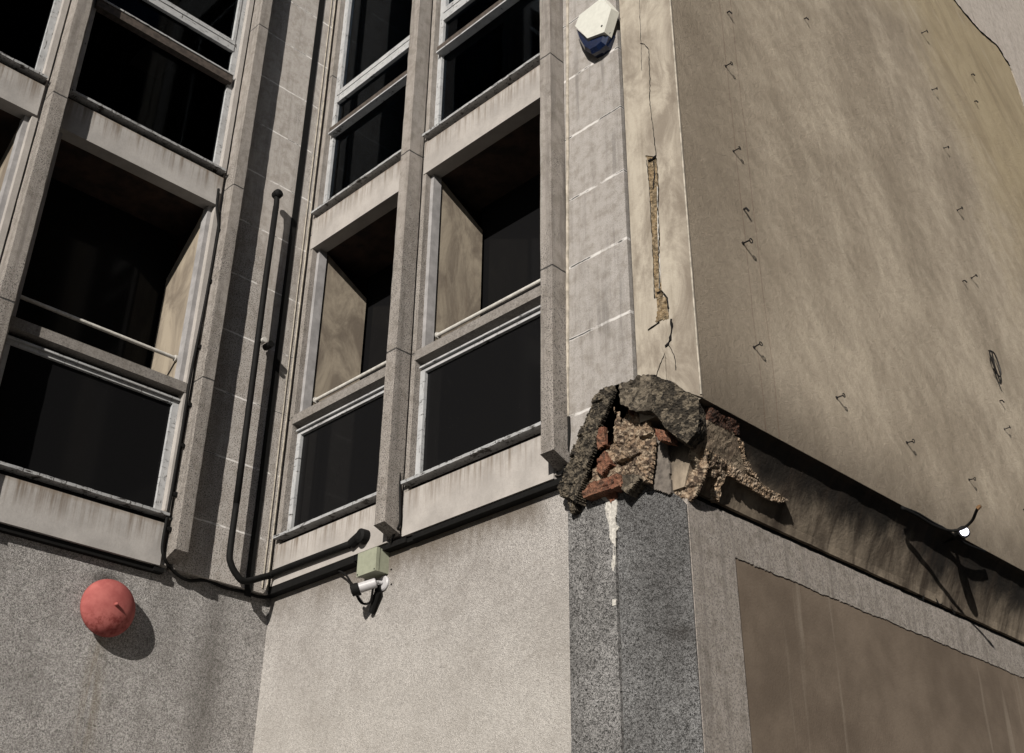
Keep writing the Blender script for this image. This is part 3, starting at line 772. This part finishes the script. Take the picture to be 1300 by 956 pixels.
# big remnant of the coping stone at the apex
def stone(front, back, name, mat, sub=5, amp=.016, lab=None):
    bm = bmesh.new(); a = [bm.verts.new(p) for p in front]; b = [bm.verts.new(p) for p in back]; n = len(a)
    bm.faces.new(a); bm.faces.new(b[::-1])
    for i in range(n): bm.faces.new((a[i], b[i], b[(i+1) % n], a[(i+1) % n]))
    bmesh.ops.triangulate(bm, faces=bm.faces)
    for _ in range(sub): bmesh.ops.subdivide_edges(bm, edges=[e for e in bm.edges if e.calc_length() > .014], cuts=1)
    bmesh.ops.triangulate(bm, faces=[f for f in bm.faces if len(f.verts) > 4])
    bm.normal_update()
    for v in bm.verts:
        q = v.co*13; v.co += v.normal*(amp*(noise.fractal(q, .8, 2.1, 5)+.35*noise.noise(q*5)))
    return mk(name, bm, MAT[mat], pier, label=lab)
yS = -.085
fr = [M(a, b, yS) for a, b in ((786, 488), (800, 481), (826, 474), (829, 500), (826, 521), (808, 522), (788, 513))]
bk = [Vector((p.x, .03, p.z)) for p in fr]
stone(fr, bk, 'coping_remnant', 'rubgrey', lab='pitted front of the broken coping stone')
# its side piece running back along the gable
ar = M(828, 475, yS)
tp = [(827, 475), (850, 484), (886, 505), (888, 530), (884, 548), (872, 562), (862, 556), (848, 545), (828, 522)]
O3 = M(826, 500, yS-.01); U3 = (Vector((.045, .03, 0))-Vector((O3.x, O3.y, 0))).normalized(); N3 = Vector((U3.y, -U3.x, 0))
fr = [on_plane(a, b, O3, N3) for a, b in tp]; bk = [p - N3*.09+Vector((0, .03, 0)) for p in fr]
stone(fr, bk, 'coping_remnant', 'rubdark', amp=.012, lab='dark side of the broken coping stone')
# exposed backing plaster and brick, lying on the cove beside the corner
PRS = [Vector((x, 0, z)) for x, z in [(-.012, .0), (-.022, -.02), (-.125, -.20), (-.182, -.31), (-.226, -.41), (-.232, -.50)]]
def prof(sv):
    for a_, b_ in zip(PRS, PRS[1:]):
        l_ = (b_-a_).length
        if sv <= l_: return a_+(b_-a_)*(sv/l_), (b_-a_).normalized()
        sv -= l_
    return PRS[-1], Vector((0, 0, -1))
def to_px(p):
    q = ROT.transposed() @ (p-CAM); return PX0+F*q.x/q.z, PY0+F*q.y/q.z
def cove_patch(px, off, amp, nz=18., step=.008, jag=1.6, y0=.09, y1=1.7):
    bm = bmesh.new(); top = {}; bot = {}; ns = int(.72/step); ny = int((y1-y0)/step); grid = {}
    def P(i, j):
        if (i, j) not in grid:
            p, tn = prof(j*step); _, t2 = prof(max(0, j*step-.02)); tn = (tn+t2+prof(j*step+.02)[1]).normalized()
            n_ = Vector((-tn.z, 0, tn.x)); grid[i, j] = (p+Vector((0, y0+i*step, 0)), n_)
        return grid[i, j]
    C = set()
    for i in range(ny):
        for j in range(ns):
            p, n_ = P(i, j); x, y = to_px(p+n_*off)
            q = Vector((i*.10, j*.10, 1)); x += jag*1.6*noise.noise(q)+jag*.8*noise.noise(q*3.1); y += jag*1.6*noise.noise(q+Vector((7, 7, 7)))+jag*.8*noise.noise(q*3.1+Vector((3, 1, 7)))
            if inpoly(x, y, px): C.add((i, j))
    def T(a_):
        if a_ not in top:
            p, n_ = P(*a_); v = noise.fractal(p*nz, .8, 2.1, 5)+.4*noise.noise(p*nz*4)
            top[a_] = bm.verts.new(p+n_*(off+amp*v)); bot[a_] = bm.verts.new(p-n_*.035)
    for (i, j) in C:
        q = [(i, j), (i+1, j), (i+1, j+1), (i, j+1)]
        for a_ in q: T(a_)
        bm.faces.new([top[a_] for a_ in q])
        for k, nb in enumerate(((i, j-1), (i+1, j), (i, j+1), (i-1, j))):
            if nb not in C:
                a_, b_ = q[k], q[(k+1) % 4]; bm.faces.new((top[b_], top[a_], bot[a_], bot[b_]))
    return bm
for P_, off, amp, nm, mt, lab in (
    ([(868, 540), (884, 528), (905, 536), (926, 545), (938, 556), (943, 566), (945, 582), (953, 596), (966, 610), (984, 624), (1000, 635), (985, 634), (966, 624), (950, 612), (930, 600), (915, 597), (900, 602), (886, 616), (884, 590), (880, 566)], .018, .003, 'backing_plaster', 'plast2', 'patch of brown backing plaster right of the coping stone'),
    ([(884, 512), (892, 510), (915, 524), (938, 536), (940, 552), (925, 545), (905, 536), (884, 530)], .018, .006, 'brick', 'sootbrick', 'sooty red brick edge under the overhang'),
    ([(918, 597), (924, 600), (919, 612), (914, 622), (911, 636), (906, 628), (910, 612)], .024, .006, 'plaster_rim', 'edgep', None),
    ([(926, 590), (950, 603), (972, 617), (1002, 634), (985, 637), (960, 624), (940, 611), (926, 602)], .024, .006, 'plaster_rim', 'edgep', None),
    ([(939, 556), (944, 560), (946, 578), (955, 596), (965, 608), (958, 606), (948, 594), (942, 580)], .026, .006, 'plaster_rim', 'edgep', None),
    ([(890, 566), (905, 574), (930, 584), (926, 600), (910, 604), (898, 604), (888, 612), (886, 590)], .020, .012, 'crumbling_edge', 'rub', None)):
    bm = cove_patch(P_, off, amp)
    if len(bm.faces): mk(nm, bm, MAT[mt], pier, label=lab)
# white run down the arris
bm = rough((0, yP, 0), (1, 0, 0), (0, -1, 0), [(762, 619), (767, 621), (769, 632), (773, 636), (780, 634), (781, 623), (784, 622), (782, 668), (786, 670), (782, 675), (780, 700), (781, 712), (783, 718), (780, 726), (777, 722), (776, 714), (778, 690), (774, 682), (772, 660), (769, 640), (763, 630)], .004, .003, 14, step=.005, jag=.012, thick=.005)
mk('white_run', bm, MAT['white'], pier, label='white mortar run down the arris')
bm = rough((0, yP, 0), (1, 0, 0), (0, -1, 0), [(778, 761), (783, 761), (783, 768), (778, 769)], .005, .002, 14, step=.005, jag=.004, thick=.005)
mk('white_run', bm, MAT['white'], pier)
# ================================================================== FITTINGS
# red dome
dome = empty('alarm_bell', (Xi-.07, DOME.y, DOME.z-.2), label='faded red dome alarm bell on the grey pebbledash wall', cat='alarm bell')
SO = .065; h = .11; ap = X(147, 767.5, Xi-.07+SO+h); cy, cz = ap.y, ap.z; r = .193
bm = bmesh.new(); rings = []
for i in range(21):
    t = i/20*PI/2; ring = []
    rr = r*math.cos(t) if i < 20 else 0; xx = Xi-.07+SO+h*math.sin(t)
    if i == 20: tip = bm.verts.new((xx, cy, cz)); break
    for k in range(48): ring.append(bm.verts.new((xx, cy+rr*math.cos(2*PI*k/48), cz+rr*math.sin(2*PI*k/48))))
    rings.append(ring)
for a, b in zip(rings, rings[1:]):
    for k in range(48): bm.faces.new((a[k], a[(k+1) % 48], b[(k+1) % 48], b[k]))
for k in range(48): bm.faces.new((rings[-1][k], rings[-1][(k+1) % 48], tip))
bm.faces.new(rings[0][::-1]); tube(bm, [(Xi-.08, cy, cz), (Xi-.07+SO+.01, cy, cz)], .15, 40)
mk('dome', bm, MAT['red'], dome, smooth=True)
bm = bmesh.new(); hx = Xi-.07+SO+h; tube(bm, [(hx-.01, cy, cz), (hx+.016, cy, cz), (hx+.024, cy, cz), (hx+.030, cy, cz)], [.012, .012, .009, .005], 14)
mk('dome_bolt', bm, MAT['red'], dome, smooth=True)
# intruder alarm box
ab = M(755, 25, 0); alarm = empty('alarm_box', (ab.x, 0, ab.z-.15), label='cream hexagonal alarm box with dark blue lens on the ashlar strip', cat='alarm box')
yf = -.105
hexp = [(735.7, 19), (764, -3), (776, 10.5), (767, 40.6), (745.5, 48.6), (730, 33)]
fr = [M(a, b, yf) for a, b in hexp]
c = sum(fr, Vector())/6
bm = bmesh.new(); bk = [Vector((p.x, -.035, p.z))+(Vector((p.x-c.x, 0, p.z-c.z)).normalized()*.012) for p in fr]
a = [bm.verts.new(p) for p in fr]; b = [bm.verts.new(p) for p in bk]
bm.faces.new(a); bm.faces.new(b[::-1])
for i in range(6): bm.faces.new((a[i], b[i], b[(i+1) % 6], a[(i+1) % 6]))
mk('cover', bm, MAT['cream'], alarm, bevel=.004)
bm = bmesh.new()
bl = [(731.5, 38), (745.5, 50), (767, 42), (774.5, 41), (769, 57), (761, 64), (751.5, 69), (743, 64), (736, 52)]
lp = [M(a_, b_, -.06) for a_, b_ in bl]; cl = sum(lp, Vector())/len(lp)
a = [bm.verts.new(p) for p in lp]; b = [bm.verts.new(Vector((p.x, -.001, p.z))) for p in lp]; t_ = [bm.verts.new(Vector((cl.x+(p.x-cl.x)*.82, -.085, cl.z+.01+(p.z-cl.z)*.82))) for p in lp]
bm.faces.new(t_); bm.faces.new(b[::-1])
for i in range(len(a)):
    j = (i+1) % len(a); bm.faces.new((a[i], b[i], b[j], a[j])); bm.faces.new((t_[i], a[i], a[j], t_[j]))
mk('lens', bm, MAT['blue'], alarm, bevel=.003)
bm = bmesh.new(); p = M(764, 33, yf); tube(bm, [p+Vector((0, .004, 0)), p-Vector((0, .002, 0))], .008, 12); mk('lock', bm, MAT['black'], alarm)
bm = bmesh.new(); box(bm, c.x-.1, c.x+.1, -.036, -.001, c.z-.12, c.z+.13); mk('back_plate', bm, MAT['creamside'], alarm)
# junction box
jx = M(465, 714, 0)
jb = empty('junction_box', (jx.x+.08, .07, jx.z-.12), label='pale green junction box above the security camera', cat='junction box')
yf = -.045
q0 = M(453.5, 717, yf); q1 = M(477.5, 709.5, yf); zt = M(465, 699, yf).z; zb = M(465, 728, yf).z
bm = bmesh.new(); box(bm, q0.x, q1.x, yf, yf+.028, zb, zt); mk('lid', bm, MAT['green'], jb, bevel=.004)
bm = bmesh.new(); box(bm, q0.x+.004, q1.x-.004, yf+.030, .069, zb+.003, zt-.003); mk('box_body', bm, MAT['green'], jb, bevel=.003)
for u, v in ((q0.x+.012, zb+.012), (q1.x-.012, zb+.012)):
    bm = bmesh.new(); tube(bm, [(u, yf+.002, v), (u, yf-.003, v)], .005, 8); mk('screw', bm, MAT['black'], jb)
# CCTV
cp = M(488, 741, .07)
cam_e = empty('security_camera', tuple(cp), label='small white bullet security camera on a round white wall plate', cat='security camera')
bm = bmesh.new(); tube(bm, [cp+Vector((0, -.0, 0)), cp+Vector((0, -.012, 0)), cp+Vector((0, -.02, 0))], [.052, .052, .044], 28); mk('wall_plate', bm, MAT['camwhite'], cam_e, smooth=False)
j0 = cp+Vector((0, -.02, 0)); b1 = M(474, 741, -.03); b0 = M(455, 747, -.10)
bm = bmesh.new(); tube(bm, [j0, j0+Vector((-.01, -.03, -.0)), b1], .013, 12); mk('bracket', bm, MAT['camwhite'], cam_e)
d = (b0-b1).normalized()
bm = bmesh.new(); tube(bm, [b1-d*.02, b1-d*.015, b0], [.028, .033, .034], 24); mk('camera_body', bm, MAT['camwhite'], cam_e, smooth=False)
bm = bmesh.new(); tube(bm, [b0-d*.005, b0+d*.004, b0+d*.045, b0+d*.05], [.038, .041, .041, .036], 24); mk('front_hood', bm, MAT['black'], cam_e)
bm = bmesh.new(); tube(bm, [b0+d*.0505, b0+d*.053], .024, 20); mk('lens', bm, MAT['lens'], cam_e)
bm = bmesh.new(); tube(bm, curve([b1+Vector((.0, 0, -.03)), M(470, 764, 0), M(460, 766, -.01), M(453, 756, -.03), b0+Vector((0, .02, -.035))]), .008, 8); mk('cable_tail', bm, MAT['black'], cam_e)
bm = bmesh.new(); tube(bm, [M(480, 745, .04), M(480, 752, .03), M(472, 778, .05)], [.022, .026, .022], 10)
mk('camera_shadow_tube', bm, MAT['black'], cam_e)  # black tube shaped as the camera's cast shadow down the wall
# black conduit on the left wing that turns round the corner
wz = .035
pc = [X(352, 246, Xi+wz)+Vector((0, 0, 0))]
L_ = lambda a, b, w=.115: X(a, b, Xi+w)
def clip(bm, p, n, r=.012): tube(bm, [p-n*.004, p+n*.02], r, 8)
cnd = empty('conduit', tuple(L_(300, 600)), label='black conduit with capped top, running down and bending along the sill', cat='conduit')
bm = bmesh.new()
pts = [L_(350.5, 262), L_(338, 350), L_(325, 450), L_(310.5, 560), L_(300, 640), L_(292, 700), L_(293, 715), L_(300, 729), L_(311, 738), Vector((Xi+.035, -.10, 0)), ]
zc = M(380, 716, -.03).z
pts = pts[:-1]+[Vector((Xi+.07, -.09, -.085)), Vector((Xi+.07, -.04, -.065)), Vector((Xi+.14, -.035, -.05)), M(447, 689.5, -.035)]
tube(bm, pts[:5], .025, 12); tube(bm, curve(pts[4:], 6), .024, 12)
mk('pipe', bm, MAT['black'], cnd, smooth=True)
bm = bmesh.new(); p = L_(352, 247, .105); tube(bm, [p+Vector((-.03, 0, .0)), p+Vector((-.0, 0, 0)), p+Vector((.03, 0, 0)), p+Vector((.045, 0, 0))], [.038, .042, .04, .02], 18); mk('end_cap', bm, MAT['black'], cnd)
bm = bmesh.new(); tube(bm, [p+Vector((0, 0, -.02)), L_(350.5, 264)], [.024, .024], 12); mk('collar', bm, MAT['black'], cnd)
p = M(461, 681, -.03)
bm = bmesh.new(); tube(bm, [p+Vector((0, .04, 0)), p+Vector((0, -.03, 0)), p+Vector((0, -.042, 0))], [.052, .05, .03], 18); mk('end_box', bm, MAT['black'], cnd)
bm = bmesh.new(); q = M(450, 687, -.035); tube(bm, [q+Vector((-.03, 0, -.01)), q+Vector((.05, 0, .02))], .034, 14); mk('coupler', bm, MAT['black'], cnd)
bm = bmesh.new(); p = L_(334.5, 432, .14); tube(bm, [p+Vector((-.03, 0, 0)), p+Vector((.02, 0, 0))], .022, 10)
mk('pipe_clamp', bm, MAT['rail'], cnd)
bm = bmesh.new(); p = L_(342, 438, .09); tube(bm, [p+Vector((-.06, .0, 0)), p+Vector((.03, .0, 0))], .028, 10); mk('clamp_bolt', bm, MAT['black'], cnd)
# tall flat black strip standing in for a cast shadow stripe
bm = bmesh.new()
q0 = L_(409.5, 0, .012); q1 = L_(322, 700, .012); dd = (q0-q1)/(q0.z-q1.z)
pa = q1+dd*(TOPZ+.2-q1.z); pb = q1+dd*(-.24-q1.z)
w_ = .03
vs = [pb+Vector((0, -w_, 0)), pb+Vector((0, w_, 0)), pa+Vector((0, w_, 0)), pa+Vector((0, -w_, 0))]
prism(bm, [Vector((Xi+.001, v.y, v.z)) for v in vs], (.007, 0, 0))
mk('trunking', bm, MAT['black'], bevel=.001, label='tall straight black strip standing in for a shadow stripe in the inner corner', cat='trunking')
# cable tray along the foot of the middle left panel
bm = bmesh.new(); a = M(338, 753, .02); b = M(452, 711, .02)
z0 = (a.z+b.z)/2; box(bm, Xi-.05, b.x, -.0, .068, z0-.028, z0+.022)
mk('cable_trunking', bm, MAT['black'], bevel=.005, label='black trunking under the lower left panel of the middle wall', cat='trunking')
# loose cables
def cable(name, pts, r, lab, cat='cable', clips=(), nclip=Vector((0, -1, 0))):
    bm = bmesh.new(); tube(bm, curve(pts, 6), r, 8)
    o = mk(name, bm, MAT['black'], label=lab, cat=cat, smooth=True)
    for c_ in clips:
        bm = bmesh.new(); tube(bm, [c_-nclip*.01, c_+nclip*.018], r*1.5, 8); mk('cable_clip', bm, MAT['black'], o)
    return o
cable('cable', [M(342, 757, .05), M(365, 747, .04), M(385, 741, .05), M(402, 733, .04), M(412, 726, .04), M(426, 724, .03), M(438, 729, 0), M(446, 740, -.05), M(449, 743, -.08)], .007, 'thin black cable looping from under the trunking to the security camera', clips=[M(381, 740, .04), M(415, 728, .04)])
cable('cable', [M(461, 690, .0), M(456, 700, .02), M(451, 708, .03), M(447, 700, .02), M(444, 694, -.01)], .009, 'black cable loop dropping from the conduit end box')
cable('cable', [M(507.5, 600, -.03), M(508, 640, -.03), M(507.5, 664, -.03), M(502, 676, -.02), M(497.5, 684, -.01), M(497, 694, .02)], .008, 'black cable tucked behind the foot of the centre mullion')
cable('cable', [M(722, 529, -.01), M(722.5, 552, -.01), M(720, 578, -.01), M(717, 592, -.01), M(713, 602, .0)], .009, 'black cable beside the foot of the right mullion')
lc = [(279, 240, .03), (277, 262, .03), (279, 290, .03), (272, 330, .03), (262, 385, .03), (253, 430, .03), (243, 480, .03), (233, 545, .03), (222, 610, .03), (214, 655, .03), (208, 690, .03), (209, 705, .03), (216, 720, .0)]
cable('cable', [L_(a-1.5, b, w) for a, b, w in lc], .012, 'black cable clipped down the left side of the left-wing mullion', clips=[L_(a, b, .03) for a, b in ((279, 294), (267, 358), (253, 441), (240, 514), (231, 566), (222, 628), (214, 672))], nclip=Vector((1, 0, 0)))
cable('cable', [L_(214, 718, .0), L_(226, 730, -.02), L_(240, 737, -.04), L_(262, 737, -.04), L_(285, 746, -.04), L_(310, 752, -.04), L_(330, 758, -.04), L_(345, 757, -.03), M(352, 752, .03)], .012, 'black cable along the foot of the left wing panels')
# lamp and cables on the gable
xr = .0
lp_ = empty('wall_lamp', tuple(X(1200, 690, 0)), label='small lit spot lamp on a black bracket at the foot of the brown wall', cat='lamp')
a = X(1211, 684, -.03); b = X(1224, 675, .10)
bm = bmesh.new(); tube(bm, [a, a+(b-a)*.55, a+(b-a)*.6, b], [.014, .014, .042, .042], 16); mk('lamp_housing', bm, MAT['black'], lp_)
bm = bmesh.new(); n_ = (b-a).normalized(); tube(bm, [b-n_*.01, b+n_*.012, b+n_*.02], [.03, .028, .012], 16); mk('bulb', bm, MAT['lamp'], lp_)
bm = bmesh.new(); tube(bm, [X(1196, 690, -.08), a], .010, 8); mk('bracket', bm, MAT['black'], lp_)
hp = [X(1145, 645, .012), X(1165, 655, .03), X(1185, 667, .05), X(1205, 673.5, .09), X(1222, 671, .16), X(1234, 661, .24), X(1239, 650, .30), X(1242, 644, .33)]
cable('hooked_cable', hp, .010, 'thick dark cable curling out from the ledge above the lamp')
bm = bmesh.new(); tube(bm, [X(1241, 645.5, .325), X(1245, 642, .35)], [.015, .012], 8); mk('cable_tip', bm, MAT['copper'], bpy.data.objects['hooked_cable'])
cable('cable', [X(1145, 644, .004), X(1165, 652, .004), X(1185, 664, .004), X(1200, 672, .004), X(1225, 690, .004), X(1250, 700, .004)], .010, 'black cable lying along the foot of the brown wall')
print('GZ', gz, ft, B)
# ------------------------------------------------------------------ wire wall ties
tie = empty('wall_tie', tuple(X(1062, 505, 0)), label='', cat='wall tie', group='wire wall ties in the brown gable wall')
o = X(1062, 505, 0)
bm = bmesh.new(); tube(bm, [o+Vector((-.01, 0, 0)), o+Vector((.05, 0, .0))], .0045, 8)
mk('peg', bm, MAT['wire'], tie)
bm = bmesh.new(); tube(bm, [o+Vector((.048, .011+.013*math.cos(t*PI/6-PI), .004+.013*math.sin(t*PI/6-PI))) for t in range(12)], .0035, 6); mk('loop', bm, MAT['wire'], tie)
bm = bmesh.new(); tube(bm, [o+Vector((-.002, 0, 0)), o+Vector((.004, 0, 0))], .011, 8); mk('plug', bm, MAT['wire'], tie)
c1 = 'in the column nearest the corner'; c2 = 'in the far upper column'; c3 = 'in the row above the dark band'
TS = [((1062, 505), 'second wire tie '+c3), ((921, 84), 'topmost wire tie '+c1), ((931, 192), 'second wire tie from the top '+c1), ((943, 309), 'third wire tie from the top '+c1),
      ((957, 441), 'lowest wire tie '+c1+', above the broken coping'), ((1151, 562), 'third wire tie '+c3), ((1230, 609), 'wire tie just above the hooked cable'),
      ((1170, 42), 'topmost wire tie '+c2), ((1183, 114), 'second wire tie from the top '+c2), ((1198, 188), 'third wire tie from the top '+c2), ((1215, 267), 'fourth wire tie from the top '+c2),
      ((1233, 353), 'lowest wire tie '+c2), ((1275, 545), 'wire tie below the hanging wire loop')]
tie['label'] = TS[0][1]
for i, (p, lab) in enumerate(TS[1:]):
    c_ = tie.copy(); COL.objects.link(c_); c_.location = X(p[0], p[1], 0); c_['label'] = lab
    c_.rotation_euler = (random.uniform(-.35, .35), random.uniform(-.15, .15), random.uniform(-.15, .15)); c_.scale = (random.uniform(.85, 1.15),)*3
    for ch in list(tie.children):
        d_ = ch.copy(); COL.objects.link(d_); d_.parent = c_
for i, (p, lab) in enumerate((((1233, 95), 'small bent nail between the two top ties of the far column'), ((1237, 129), 'small nail right of the far column'), ((944, 266), 'bent nail stub above the third near tie'),
     ((1269, 509), 'nail stub under the hanging wire loop'), ((1222, 357), 'nail stub beside the lowest far tie'), ((923, 16), 'nail stub near the top of the corner'), ((1299, 647), 'nail stub at the right edge above the lamp'), ((1021, 24), 'nail stub high in the pale render'))):
    q = X(p[0], p[1], 0); bm = bmesh.new(); tube(bm, [q+Vector((-.01, 0, 0)), q+Vector((.02, 0, .0)), q+Vector((.03, .015, -.02))], .008 if i < 3 else .006, 6)
    mk('nail', bm, MAT['wire'], label=lab, cat='nail', group='nails left in the brown gable wall')
bm = bmesh.new(); q = lambda a, b: X(a, b, .03)
tube(bm, curve([X(1255, 445, 0), q(1259, 447), q(1263, 465), q(1271, 488), q(1266, 475), q(1258, 455), q(1257, 446), q(1263, 450), q(1270, 470), q(1269, 478), q(1261, 468)], 6), .006, 6)
mk('wire_loop', bm, MAT['wire'], label='long loop of black wire hanging high on the brown wall', cat='wire')
# drill holes
for a, b in ((497, 723), (497, 742), (491, 744)):
    bm = bmesh.new(); p = M(a, b, .07); tube(bm, [p, p+Vector((0, -.004, 0))], .007, 8); mk('drill_hole', bm, MAT['black'], office)
# ------------------------------------------------------------------ camera, light
cd = bpy.data.cameras.new('camera'); co = bpy.data.objects.new('camera', cd); COL.objects.link(co)
R_ = ROT
mw = Matrix(((R_[0][0], -R_[0][1], -R_[0][2], CAM.x), (R_[1][0], -R_[1][1], -R_[1][2], CAM.y), (R_[2][0], -R_[2][1], -R_[2][2], CAM.z), (0, 0, 0, 1)))
co.matrix_world = mw
cd.sensor_fit = 'HORIZONTAL'; cd.sensor_width = 36; cd.lens = F/1300*36; cd.shift_y = -(478-PY0)/1300; cd.clip_end = 500
S.camera = co
sd = Vector((-1, 1.95, -.97)).normalized()          # direction in which sunlight travels
sl = bpy.data.lights.new('sun', 'SUN'); sl.energy = 5.0; sl.angle = math.radians(.5); sl.color = (1, .94, .86)
so = bpy.data.objects.new('sun', sl); COL.objects.link(so); so.rotation_euler = sd.to_track_quat('-Z', 'Y').to_euler(); so.location = -sd*30
W = bpy.data.worlds.new('World'); S.world = W; W.use_nodes = True
nt = W.node_tree; bg = nt.nodes['Background']; sky = nt.nodes.new('ShaderNodeTexSky'); sky.sky_type = 'NISHITA'; sky.sun_disc = False
sky.sun_elevation = math.asin(-sd.z); sky.sun_rotation = math.atan2(-sd.x, -sd.y)
nt.links.new(sky.outputs[0], bg.inputs[0]); bg.inputs[1].default_value = .05; sky.air_density = .6; sky.dust_density = .2; sky.altitude = 200
S.view_settings.view_transform = 'Standard'; S.view_settings.look = 'None'; S.view_settings.gamma = 1; S.view_settings.exposure = .36
S.render.engine = 'CYCLES'
